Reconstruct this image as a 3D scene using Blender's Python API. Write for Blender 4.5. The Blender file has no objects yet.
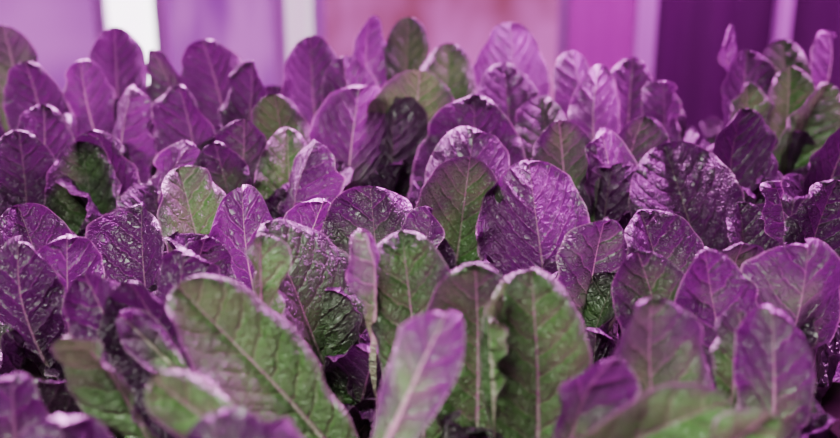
import bpy, math, bmesh
import numpy as np
from mathutils import Vector
rng=np.random.default_rng(7)
ZB=0.80
# measured leaves, millimetres in greenhouse space:
# apex x,y,z | x offset of the foot | blade width | face | turn deg | green % | value %
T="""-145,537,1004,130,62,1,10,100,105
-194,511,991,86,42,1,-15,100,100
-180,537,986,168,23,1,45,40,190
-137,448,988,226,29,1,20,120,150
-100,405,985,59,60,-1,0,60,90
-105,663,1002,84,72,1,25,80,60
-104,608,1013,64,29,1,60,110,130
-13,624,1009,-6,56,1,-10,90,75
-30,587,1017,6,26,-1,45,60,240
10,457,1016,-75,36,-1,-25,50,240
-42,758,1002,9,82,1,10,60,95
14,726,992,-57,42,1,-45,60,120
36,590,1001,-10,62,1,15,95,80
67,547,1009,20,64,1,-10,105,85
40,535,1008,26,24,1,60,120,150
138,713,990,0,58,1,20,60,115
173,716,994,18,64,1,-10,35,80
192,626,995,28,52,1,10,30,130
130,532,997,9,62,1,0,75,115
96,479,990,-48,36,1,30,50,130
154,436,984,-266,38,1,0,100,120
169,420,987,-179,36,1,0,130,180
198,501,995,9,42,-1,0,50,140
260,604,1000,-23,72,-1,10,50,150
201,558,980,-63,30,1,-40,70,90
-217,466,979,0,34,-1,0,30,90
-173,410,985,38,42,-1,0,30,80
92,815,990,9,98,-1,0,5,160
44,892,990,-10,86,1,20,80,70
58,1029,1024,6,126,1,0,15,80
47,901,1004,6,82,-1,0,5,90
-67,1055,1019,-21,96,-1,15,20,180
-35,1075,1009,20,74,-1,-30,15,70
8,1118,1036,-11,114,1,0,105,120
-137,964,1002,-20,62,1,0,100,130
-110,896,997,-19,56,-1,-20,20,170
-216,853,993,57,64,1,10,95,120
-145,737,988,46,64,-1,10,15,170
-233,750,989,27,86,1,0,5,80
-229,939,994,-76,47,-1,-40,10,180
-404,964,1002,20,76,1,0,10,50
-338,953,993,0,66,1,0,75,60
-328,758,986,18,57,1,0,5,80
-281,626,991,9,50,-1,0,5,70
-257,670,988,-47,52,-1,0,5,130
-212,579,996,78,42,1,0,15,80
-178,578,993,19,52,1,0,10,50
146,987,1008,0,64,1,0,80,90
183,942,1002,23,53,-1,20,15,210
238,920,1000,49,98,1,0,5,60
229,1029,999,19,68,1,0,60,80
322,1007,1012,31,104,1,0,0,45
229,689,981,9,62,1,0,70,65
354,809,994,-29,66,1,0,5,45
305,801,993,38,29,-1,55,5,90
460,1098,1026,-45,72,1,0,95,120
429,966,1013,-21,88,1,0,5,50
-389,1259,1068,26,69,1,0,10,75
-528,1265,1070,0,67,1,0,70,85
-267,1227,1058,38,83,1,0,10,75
-270,1092,1025,22,72,1,0,10,90
-152,1058,1017,10,65,1,0,100,55
-137,1227,1058,25,74,1,0,10,70
-70,1289,1077,27,60,1,20,10,140
-15,1289,1077,27,54,1,0,95,50
37,1212,1054,0,74,1,0,100,90
124,1265,1070,13,110,-1,0,15,170
189,1180,1045,24,55,-1,20,10,190
254,1171,1043,-24,65,1,0,10,130
196,1097,1037,23,54,-1,-20,15,200
383,1256,1067,133,31,1,50,10,210
397,1191,1048,0,61,1,0,20,80
368,1098,1026,11,56,1,0,100,80
525,1244,1063,-26,42,-1,40,20,220
456,1227,1058,0,62,1,0,80,75
-464,1156,1039,23,69,1,0,10,80
-405,1156,1039,47,57,-1,0,10,170
-403,1035,1013,21,68,1,0,10,80
-326,1081,1022,-22,67,-1,0,10,190
-322,1216,1043,24,60,1,0,50,75
-192,1156,1039,-23,64,1,0,20,70
-181,995,1006,-31,64,1,0,50,60
-94,1156,1039,0,69,-1,0,15,110
98,1126,1044,24,74,1,0,20,70
282,1118,1022,22,55,-1,0,10,110
131,1061,1018,0,63,1,0,60,65
427,1124,1040,24,51,1,0,100,100
-319,967,1002,20,56,1,0,10,60
-205,953,993,38,58,1,0,50,60
-81,755,986,-55,48,-1,-20,10,180
-163,702,981,-18,48,1,0,40,70
-158,605,993,0,42,-1,0,10,70
157,655,983,18,50,1,0,60,70
253,642,979,-17,45,1,0,50,60"""
HERO=[tuple(float(q) for q in l.split(",")) for l in T.split("\n")]

def nrm(a): return a/np.linalg.norm(a)

def leaf(tip,base,W,face,cup,rec,bow,seed,nu,nv,g,b,fold=.1,sc=1.0):
    r=np.random.default_rng(seed)
    T=tip-base; L=np.linalg.norm(T); a=T/L
    s=nrm(np.cross(a,face)); n=nrm(np.cross(s,a))
    if np.dot(n,face)<0: n=-n; s=-s
    tau=np.linspace(0,1,nv); t=1-(1-tau)**1.5
    S_=np.linspace(-1,1,nu)
    tt,ss=np.meshgrid(t,S_,indexing='ij')
    y=(1-t)*L
    ya=W*r.uniform(.62,.95); yl_=max(min(L*.93,W*r.uniform(2.5,3.2)),ya*1.7)
    e=np.clip(y/ya,0,1); top=np.sqrt(np.clip(1-(1-e)**r.uniform(1.75,2.15),0,1))
    z=np.clip((y-ya)/(yl_-ya),0,1); bot=.13+.87*(1-z**1.7)**1.1
    prof=np.where(y<ya,top,bot)
    prof=prof*(1+.015*np.sin(t*r.uniform(45,70)+r.uniform(0,6)))
    x=np.clip(1-(y/yl_),0,1)
    k=cup/math.sin(cup)
    hw=(W/2*k)*prof
    hw2=np.repeat(hw[:,None],nu,1)
    asym=1+.08*r.uniform(-1,1)*ss
    arc=ss*hw2*asym
    ang=ss*cup+1e-6
    X=hw2*asym*np.sin(ang)/cup
    Z=hw2*(1-np.cos(ang))/cup
    Z=Z+np.abs(X)*fold
    ph=r.uniform(0,6.28,4); fr=r.uniform(3,6,2)
    left=(ss<0)
    ruf=np.where(left,np.sin(fr[0]*6.28*tt+ph[0]),np.sin(fr[1]*6.28*tt+ph[1]))+.5*np.where(left,np.sin(2.1*fr[0]*6.28*tt+ph[2]),np.sin(1.9*fr[1]*6.28*tt+ph[3]))
    Z=Z+.0045*sc*ruf*np.abs(ss)**3*np.clip(x[:,None]*3,0,1)
    cl=r.uniform(-.4,.9,2)
    Z=Z-np.where(left,cl[0],cl[1])*hw2*.5*np.clip((np.abs(ss)-.55)/.45,0,1)**2
    yl=tt*L*100; xl=np.abs(arc)*100
    phs=(yl-.75*xl-.09*xl**2+np.where(arc>0,.8,0))/1.7
    lift=np.abs(np.sin(np.pi*phs))**.7
    bl=np.clip((np.abs(ss)-.05)*6,0,1)*np.clip((1-np.abs(ss))*3,0,1)*np.clip(x[:,None]*2.5,0,1)
    Z=Z+.0026*lift*bl
    fb=r.uniform(0,6.28,6)
    Z=Z+.0008*np.sin(arc*430+fb[0]+2*np.sin(yl*1.3+fb[1]))*np.sin(yl*3.1+fb[2])*bl
    Z=Z+.005*np.sin(arc*90+fb[3])*np.sin(yl*.55+fb[4])*np.abs(ss)
    Z=Z-.0022*np.exp(-(xl/.28)**2)*(1-tt*.7)
    yt=np.clip(1-(y/(W*.9)),0,1)[:,None]
    cn=-bow*np.sin(np.pi*tt)*L + rec*yt**2*W
    sway=r.uniform(-.04,.04)*np.sin(np.pi*tt)*L
    tw=r.uniform(-.4,.4)*tt**2
    Xr=X*np.cos(tw)-Z*np.sin(tw); Zr=X*np.sin(tw)+Z*np.cos(tw)
    co=base+a*(tt*L)[...,None]+n*(Zr+cn)[...,None]+s*(Xr+sway)[...,None]
    V=co.reshape(-1,3)
    i=np.arange(nv-1)[:,None]*nu+np.arange(nu-1)[None,:]
    i=i.reshape(-1)
    F=np.stack([i,i+1,i+nu+1,i+nu],1)
    uvm=np.stack([arc*100,tt*L*100],-1).reshape(-1,2)
    uvs=np.stack([np.abs(ss),np.repeat(x[:,None],nu,1)],-1).reshape(-1,2)
    col=np.tile(np.array([g,b,r.uniform(),1.0]),(nu*nv,1))
    return V,F,uvm,uvs,col

def make_obj(name,parts,mat):
    Vs=[];Fs=[];U1=[];U2=[];Cs=[];o=0
    for V,F,a,b_,c in parts:
        Vs.append(V);Fs.append(F+o);U1.append(a);U2.append(b_);Cs.append(c);o+=len(V)
    V=np.concatenate(Vs);F=np.concatenate(Fs);U1=np.concatenate(U1);U2=np.concatenate(U2);Cs=np.concatenate(Cs)
    me=bpy.data.meshes.new(name)
    org=V.mean(0); org[2]=ZB
    me.vertices.add(len(V)); me.vertices.foreach_set("co",(V-org).astype(np.float32).ravel())
    nf=len(F); me.loops.add(nf*4); me.polygons.add(nf)
    me.loops.foreach_set("vertex_index",F.astype(np.int32).ravel())
    me.polygons.foreach_set("loop_start",np.arange(0,nf*4,4,dtype=np.int32))
    me.polygons.foreach_set("loop_total",np.full(nf,4,dtype=np.int32))
    me.update(calc_edges=True); 
    l1=me.uv_layers.new(name="metric"); l2=me.uv_layers.new(name="norm")
    idx=F.ravel()
    l1.data.foreach_set("uv",U1[idx].astype(np.float32).ravel())
    l2.data.foreach_set("uv",U2[idx].astype(np.float32).ravel())
    ca=me.color_attributes.new("tint",'FLOAT_COLOR','POINT')
    ca.data.foreach_set("color",Cs.astype(np.float32).ravel())
    me.polygons.foreach_set("use_smooth",np.ones(nf,dtype=bool))
    me.materials.append(mat)
    ob=bpy.data.objects.new(name,me); ob.location=org
    bpy.context.collection.objects.link(ob)
    return ob

# ---------- materials
def mat_new(name):
    m=bpy.data.materials.new(name); m.use_nodes=True
    nt=m.node_tree; nt.nodes.clear(); return m,nt
def simple(name,col,rough=.6,noise=0.15,scale=8,metal=0):
    m,nt=mat_new(name); N=nt.nodes; Lk=nt.links
    o=N.new('ShaderNodeOutputMaterial'); p=N.new('ShaderNodeBsdfPrincipled')
    tx=N.new('ShaderNodeTexNoise'); tx.inputs['Scale'].default_value=scale
    mx=N.new('ShaderNodeMix'); mx.data_type='RGBA'
    mx.inputs[6].default_value=(*[c*(1-noise) for c in col],1); mx.inputs[7].default_value=(*[min(1,c*(1+noise)) for c in col],1)
    Lk.new(tx.outputs['Fac'],mx.inputs[0]); Lk.new(mx.outputs[2],p.inputs['Base Color'])
    p.inputs['Roughness'].default_value=rough; p.inputs['Metallic'].default_value=metal
    Lk.new(p.outputs[0],o.inputs[0]); return m
def emis(name,c1,c2,st,scale=1.5):
    m,nt=mat_new(name); N=nt.nodes; Lk=nt.links
    o=N.new('ShaderNodeOutputMaterial'); e=N.new('ShaderNodeEmission')
    tx=N.new('ShaderNodeTexNoise'); tx.inputs['Scale'].default_value=scale
    mr=N.new('ShaderNodeMapRange'); mr.inputs[1].default_value=.35; mr.inputs[2].default_value=.65
    mx=N.new('ShaderNodeMix'); mx.data_type='RGBA'
    mx.inputs[6].default_value=(*c1,1); mx.inputs[7].default_value=(*c2,1)
    Lk.new(tx.outputs['Fac'],mr.inputs[0]); Lk.new(mr.outputs[0],mx.inputs[0]); Lk.new(mx.outputs[2],e.inputs[0]); e.inputs[1].default_value=st
    Lk.new(e.outputs[0],o.inputs[0]); return m

def leaf_mat():
    m,nt=mat_new("lettuce_leaf"); N=nt.nodes; K=nt.links
    def M(op,a,b=None,c=None,clamp=False):
        n=N.new('ShaderNodeMath'); n.operation=op; n.use_clamp=clamp
        for i,x in enumerate((a,b,c)):
            if x is None: continue
            if isinstance(x,(int,float)): n.inputs[i].default_value=x
            else: K.new(x,n.inputs[i])
        return n.outputs[0]
    def MR(x,a,b,c,d):
        n=N.new('ShaderNodeMapRange'); n.interpolation_type='SMOOTHSTEP'
        K.new(x,n.inputs[0])
        for i,y in zip((1,2,3,4),(a,b,c,d)): 
            if isinstance(y,(int,float)): n.inputs[i].default_value=y
            else: K.new(y,n.inputs[i])
        return n.outputs[0]
    def MX(fac,a,b,mode='MIX'):
        n=N.new('ShaderNodeMix'); n.data_type='RGBA'; n.blend_type=mode
        for i,x in zip((0,6,7),(fac,a,b)):
            if isinstance(x,tuple): n.inputs[i].default_value=(*x,1)
            elif isinstance(x,(int,float)): n.inputs[i].default_value=x
            else: K.new(x,n.inputs[i])
        return n.outputs[2]
    uv1=N.new('ShaderNodeUVMap'); uv1.uv_map='metric'
    uv2=N.new('ShaderNodeUVMap'); uv2.uv_map='norm'
    at=N.new('ShaderNodeAttribute'); at.attribute_name='tint'
    sc=N.new('ShaderNodeSeparateColor'); K.new(at.outputs['Color'],sc.inputs[0])
    G,B,R=sc.outputs[0],sc.outputs[1],sc.outputs[2]
    s1=N.new('ShaderNodeSeparateXYZ'); K.new(uv1.outputs[0],s1.inputs[0])
    s2=N.new('ShaderNodeSeparateXYZ'); K.new(uv2.outputs[0],s2.inputs[0])
    cb=N.new('ShaderNodeCombineXYZ'); K.new(s1.outputs[0],cb.inputs[0]); K.new(s1.outputs[1],cb.inputs[1]); K.new(M('MULTIPLY',R,37.0),cb.inputs[2])
    def noise(scale,det=3):
        n=N.new('ShaderNodeTexNoise'); n.inputs['Scale'].default_value=scale; n.inputs['Detail'].default_value=det
        K.new(cb.outputs[0],n.inputs['Vector']); return n.outputs['Fac']
    n1=noise(.3,1.5); n2=noise(1.0,1.5); n3=noise(4,2)
    ax=M('ABSOLUTE',s1.outputs[0]); y=s1.outputs[1]; S_=s2.outputs[0]; T_=s2.outputs[1]
    off=M('MULTIPLY',M('GREATER_THAN',s1.outputs[0],0.0),.8)
    ph=M('SUBTRACT',y,M('MULTIPLY',ax,.75)); ph=M('SUBTRACT',ph,M('MULTIPLY',M('MULTIPLY',ax,ax),.09))
    ph=M('ADD',ph,off); ph=M('ADD',ph,M('MULTIPLY',M('SUBTRACT',n2,.5),.9)); 
    fr=M('FRACT',M('DIVIDE',ph,1.7)); dv=M('SUBTRACT',.5,M('ABSOLUTE',M('SUBTRACT',fr,.5)))
    vein=M('MULTIPLY',MR(dv,.01,.06,1,0),MR(S_,.35,.9,1,.05))
    vsoft=M('MULTIPLY',MR(dv,.0,.2,1,0),MR(S_,.5,1.0,1,.1))
    wr=M('ADD',M('MULTIPLY',M('POWER',M('SUBTRACT',1.0,T_),1.3),.34),.03)
    rib=MR(ax,M('MULTIPLY',wr,.4),wr,1,0)
    vo=N.new('ShaderNodeTexVoronoi'); vo.feature='DISTANCE_TO_EDGE'; vo.inputs['Scale'].default_value=1.6
    cb2=N.new('ShaderNodeVectorMath'); cb2.operation='ADD'; K.new(cb.outputs[0],cb2.inputs[0])
    nn=N.new('ShaderNodeTexNoise'); nn.inputs['Scale'].default_value=2.0; K.new(cb.outputs[0],nn.inputs['Vector']); K.new(nn.outputs['Color'],cb2.inputs[1])
    K.new(cb2.outputs[0],vo.inputs['Vector'])
    ret=MR(vo.outputs['Distance'],.0,.2,1,0)
    pur=MX(n1,(.028,.0015,.034),(.105,.008,.108))
    grn=MX(n1,(.035,.10,.022),(.09,.22,.05))
    gf=M('ADD',G,M('MULTIPLY',M('SUBTRACT',n1,.5),.9)); gf=M('SUBTRACT',gf,M('MULTIPLY',M('POWER',S_,2.5),.4)); gf=M('ADD',gf,M('MULTIPLY',M('SUBTRACT',.65,T_),.7))
    gf=MR(gf,.1,.95,0,1)
    col=MX(gf,pur,grn)
    vc=MX(gf,(.30,.05,.27),(.28,.38,.17))
    col=MX(M('MULTIPLY',ret,.05),col,vc)
    col=MX(M('MULTIPLY',vein,.34),col,vc)
    col=MX(M('MULTIPLY',rib,M('ADD',.3,M('MULTIPLY',R,.4))),col,(.46,.38,.33))
    col=MX(M('MULTIPLY',MR(S_,.94,1.0,0,1),.5),col,(.50,.30,.42))
    sp=MR(n3,.3,.7,.95,1.05)
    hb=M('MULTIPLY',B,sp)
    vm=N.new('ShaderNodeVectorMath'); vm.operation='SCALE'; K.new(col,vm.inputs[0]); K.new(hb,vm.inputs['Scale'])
    colf=vm.outputs[0]
    h=M('ADD',M('MULTIPLY',ret,-.42),M('MULTIPLY',vsoft,-.7)); h=M('ADD',h,M('MULTIPLY',rib,-.8)); h=M('ADD',h,M('MULTIPLY',n2,.9)); h=M('ADD',h,M('MULTIPLY',n3,.1))
    bp=N.new('ShaderNodeBump'); bp.inputs['Strength'].default_value=.85; bp.inputs['Distance'].default_value=.0036
    K.new(h,bp.inputs['Height'])
    p=N.new('ShaderNodeBsdfPrincipled'); K.new(colf,p.inputs['Base Color']); K.new(bp.outputs[0],p.inputs['Normal'])
    p.inputs['Roughness'].default_value=.40
    p.inputs['Specular IOR Level'].default_value=1.0
    tr=N.new('ShaderNodeBsdfTranslucent'); K.new(colf,tr.inputs[0]); K.new(bp.outputs[0],tr.inputs[1])
    ms=N.new('ShaderNodeMixShader'); ms.inputs[0].default_value=.2
    K.new(p.outputs[0],ms.inputs[1]); K.new(tr.outputs[0],ms.inputs[2])
    o=N.new('ShaderNodeOutputMaterial'); K.new(ms.outputs[0],o.inputs[0])
    return m
LM=leaf_mat()

# ---------- lettuce heads
def canopy(y): return ZB+.19+ (y-.56)*.115
crowns=[]
rowy=.40; k=0
while rowy<1.36:
    half=.55+.25*rowy
    xs=np.arange(-half,half+.01,.165)+(.082 if k%2 else 0)
    for x in xs: crowns.append(np.array([x+rng.uniform(-.015,.015),rowy+rng.uniform(-.015,.015)]))
    rowy+=.14; k+=1
groups={i:[] for i in range(len(crowns))}
CR=np.array(crowns)
for j,h in enumerate(HERO):
    x,y,z,dx,w,fc,yaw,g,b=h
    x,y,z,dx,w=[q/1000 for q in (x,y,z,dx,w)]
    tip=np.array([x,y,z])
    bx=x+dx; by=y-(.05*1 if fc>0 else -.045)
    i=int(np.argmin((CR[:,0]-bx)**2+(CR[:,1]-by)**2))
    base=np.array([bx*.6+CR[i,0]*.4,by*.55+CR[i,1]*.45,ZB+.012])
    a=math.radians(yaw+rng.uniform(-20,20))
    cam_dir=np.array([math.sin(a),-math.cos(a),.25])
    face=cam_dir*fc
    cup=rng.uniform(.4,1.0)
    rec=rng.uniform(-.25,.45) if fc>0 else rng.uniform(.0,.45)
    bow=rng.uniform(.02,.06)
    groups[i].append(leaf(tip,base,w*1.08,face,cup,rec,bow,1000+j,32,64,g/100,b/100,fold=rng.uniform(0,.35)))
for i,c in enumerate(crowns):
    zc=canopy(c[1])-ZB
    green=max(.1,.85-(c[1]-.42)*1.6)
    n=10
    a0=rng.uniform(0,6.28)
    for q in range(n):
        fr=q/(n-1)
        a=a0+q*2.399963
        el=math.radians(82-36*fr+rng.uniform(-5,5))
        Hh=zc*(.68-.24*fr)*rng.uniform(.9,1.08)
        if c[1]<.5: Hh*=.7
        elif c[1]<.65: Hh*=.88
        R=Hh/math.tan(el)
        d=np.array([math.cos(a),math.sin(a),0])
        base=np.array([c[0],c[1],ZB+.01])+d*.006
        tip=np.array([c[0],c[1],ZB])+d*(R+.01)+np.array([0,0,Hh])
        face=-d+np.array([0,0,.4])
        W=rng.uniform(.062,.092)
        groups[i].append(leaf(tip,base,W,face,rng.uniform(.5,1.1),rng.uniform(-.35,.4),rng.uniform(.02,.06),i*100+q,18,34,np.clip(green+rng.uniform(-.3,.3),0,1),rng.uniform(.3,.8),fold=rng.uniform(0,.4)))  # low tint value paints shade between the heads into these filler leaves
for i,p in groups.items():
    make_obj("romaine_lettuce",p,LM)

# ---------- raised bed
def box(bm,x0,x1,y0,y1,z0,z1):
    v=[bm.verts.new(c) for c in ((x0,y0,z0),(x1,y0,z0),(x1,y1,z0),(x0,y1,z0),(x0,y0,z1),(x1,y0,z1),(x1,y1,z1),(x0,y1,z1))]
    for q in ((0,3,2,1),(4,5,6,7),(0,1,5,4),(1,2,6,5),(2,3,7,6),(3,0,4,7)): bm.faces.new([v[k] for k in q])
def boxes(name,lst,mat,parent=None,bev=0):
    bm=bmesh.new()
    for b in lst: box(bm,*b)
    me=bpy.data.meshes.new(name); bm.to_mesh(me); bm.free(); me.materials.append(mat)
    ob=bpy.data.objects.new(name,me); bpy.context.collection.objects.link(ob)
    if parent: ob.parent=parent
    return ob
soil=simple("growing_medium",(.035,.022,.02),.95,.5,60)
steel=simple("bench_metal",(.5,.5,.52),.4,.1,5,.8)
plast=simple("white_plastic",(.75,.75,.75),.45,.05,5)
bed=bpy.data.objects.new("raised_grow_bed",None); bpy.context.collection.objects.link(bed)
boxes("bed_medium",[(-1.0,1.0,.22,1.46,.74,.80)],soil,bed)
boxes("bed_frame",[(-1.04,-1.0,.18,1.50,.70,.84),(1.0,1.04,.18,1.50,.70,.84),(-1.0,1.0,.18,.22,.70,.84),(-1.0,1.0,1.46,1.50,.70,.84),(-1.0,1.0,.22,1.46,.71,.739)],plast,bed)
boxes("bed_legs",[(x,x+.05,y,y+.05,0,.70) for x in(-.95,.9) for y in(.22,1.4)],steel,bed)

# ---------- greenhouse shell
fl=simple("concrete_floor",(.30,.27,.30),.7,.25,3)
boxes("floor",[(-4,4,-1.5,5.2,-.1,0)],fl)
wallm=simple("painted_panel",(.72,.45,.76),.7,.1,2)
YB=5.0
boxes("wall_back",[(-4,4,YB,YB+.1,0,.12),(-4,4,YB,YB+.1,2.4,2.8)],wallm)
film=emis("diffused_daylight_film",(.32,.02,.45),(.85,.16,.90),1.0,2.6)
bright=emis("bright_window_glass",(1,.80,1),(1,.95,1),7.0,1)
pinkf=emis("pink_window_glass",(.34,.06,.10),(.85,.14,.70),1.0,3.4)
palew=emis("pale_window_glass",(1,.50,.95),(1,.75,1),1.6,1)
boxes("window_1",[(-4,-1.64,YB+.03,YB+.05,.12,2.4)],film)
boxes("window_2",[(-1.58,-1.34,YB+.03,YB+.05,.12,2.4)],bright)
boxes("window_3",[(-1.28,-.74,YB+.03,YB+.05,.12,2.4)],film)
boxes("window_4",[(-.68,-.54,YB+.03,YB+.05,.12,2.4)],palew)
boxes("window_5",[(-.48,.70,YB+.03,YB+.05,.12,2.4)],pinkf)
boxes("trim_1",[(x0,x1,YB-.03,YB+.08,.12,2.4) for x0,x1 in((-1.64,-1.58),(-1.34,-1.28),(-.74,-.68),(-.54,-.48),(.70,.78))],wallm)
def curtain(name,x0,x1,y,z0,z1,mat,per,amp):
    nx=int((x1-x0)/.01); me=bpy.data.meshes.new(name); v=[];fc=[]
    for i in range(nx+1):
        x=x0+(x1-x0)*i/nx; yy=y+amp*math.sin(x/per*6.283)+amp*.4*math.sin(x/per*2.7)
        v+= [(x,yy,z0),(x,yy,z1)]
    for i in range(nx): fc.append((2*i,2*i+2,2*i+3,2*i+1))
    me.from_pydata(v,[],fc); me.materials.append(mat)
    for p in me.polygons:p.use_smooth=True
    ob=bpy.data.objects.new(name,me); bpy.context.collection.objects.link(ob); return ob
cm=simple("magenta_shade_cloth",(.70,.05,.62),.7,.15,3)
cd=simple("dark_purple_shade_cloth",(.10,.005,.10),.75,.2,3)
curtain("shade_curtain",.74,1.15,YB-.12,.02,2.6,cm,.31,.012)
curtain("shade_curtain",1.16,4.0,YB-.16,.02,2.6,cd,.25,.02)
whitep=simple("white_painted_post",(.85,.55,.88),.5,.05,3)
boxes("greenhouse_post",[(1.03,1.12,YB-.32,YB-.25,0,2.7)],whitep)
boxes("greenhouse_post",[(1.70,1.76,YB-.32,YB-.25,0,2.7)],whitep)
boxes("wall_left",[(-4.1,-4,-1.5,5.1,0,2.8)],wallm)
boxes("wall_right",[(4,4.1,-1.5,5.1,0,2.8)],wallm)

# ---------- lights
def area(name,loc,sx,sy,col,e,t):
    l=bpy.data.lights.new(name,'AREA'); l.shape='RECTANGLE'; l.size=sx; l.size_y=sy; l.color=col; l.energy=e
    o=bpy.data.objects.new(name,l); o.location=loc; bpy.context.collection.objects.link(o)
    d=Vector(t)-o.location; o.rotation_euler=d.to_track_quat('-Z','Y').to_euler(); return o
area("led_grow_light",(-.7,2.0,1.85),1.0,.2,(1,.32,.95),230,(0,1.0,1))
area("led_grow_light",(.35,1.3,1.9),1.0,.1,(1,.15,1),90,(0,1.0,1))
area("daylight_fill",(-.35,.1,1.75),.6,.25,(.9,1,.82),20,(0,.5,.95))
area("led_grow_light",(1.6,3.9,2.4),2.5,.3,(.95,.08,1),75,(1.5,5,.6))
w=bpy.data.worlds.new("greenhouse_ambient"); bpy.context.scene.world=w; w.use_nodes=True
bg=w.node_tree.nodes['Background']; bg.inputs[0].default_value=(.60,.18,.62,1); bg.inputs[1].default_value=.09

cam=bpy.data.cameras.new("camera"); co=bpy.data.objects.new("camera",cam); bpy.context.collection.objects.link(co)
co.location=(0,0,1.22); co.rotation_euler=(math.radians(72),0,0)
cam.sensor_width=36; cam.lens=41.79; cam.clip_start=.01
cam.dof.use_dof=True; cam.dof.focus_distance=.80; cam.dof.aperture_fstop=3.8
bpy.context.scene.camera=co
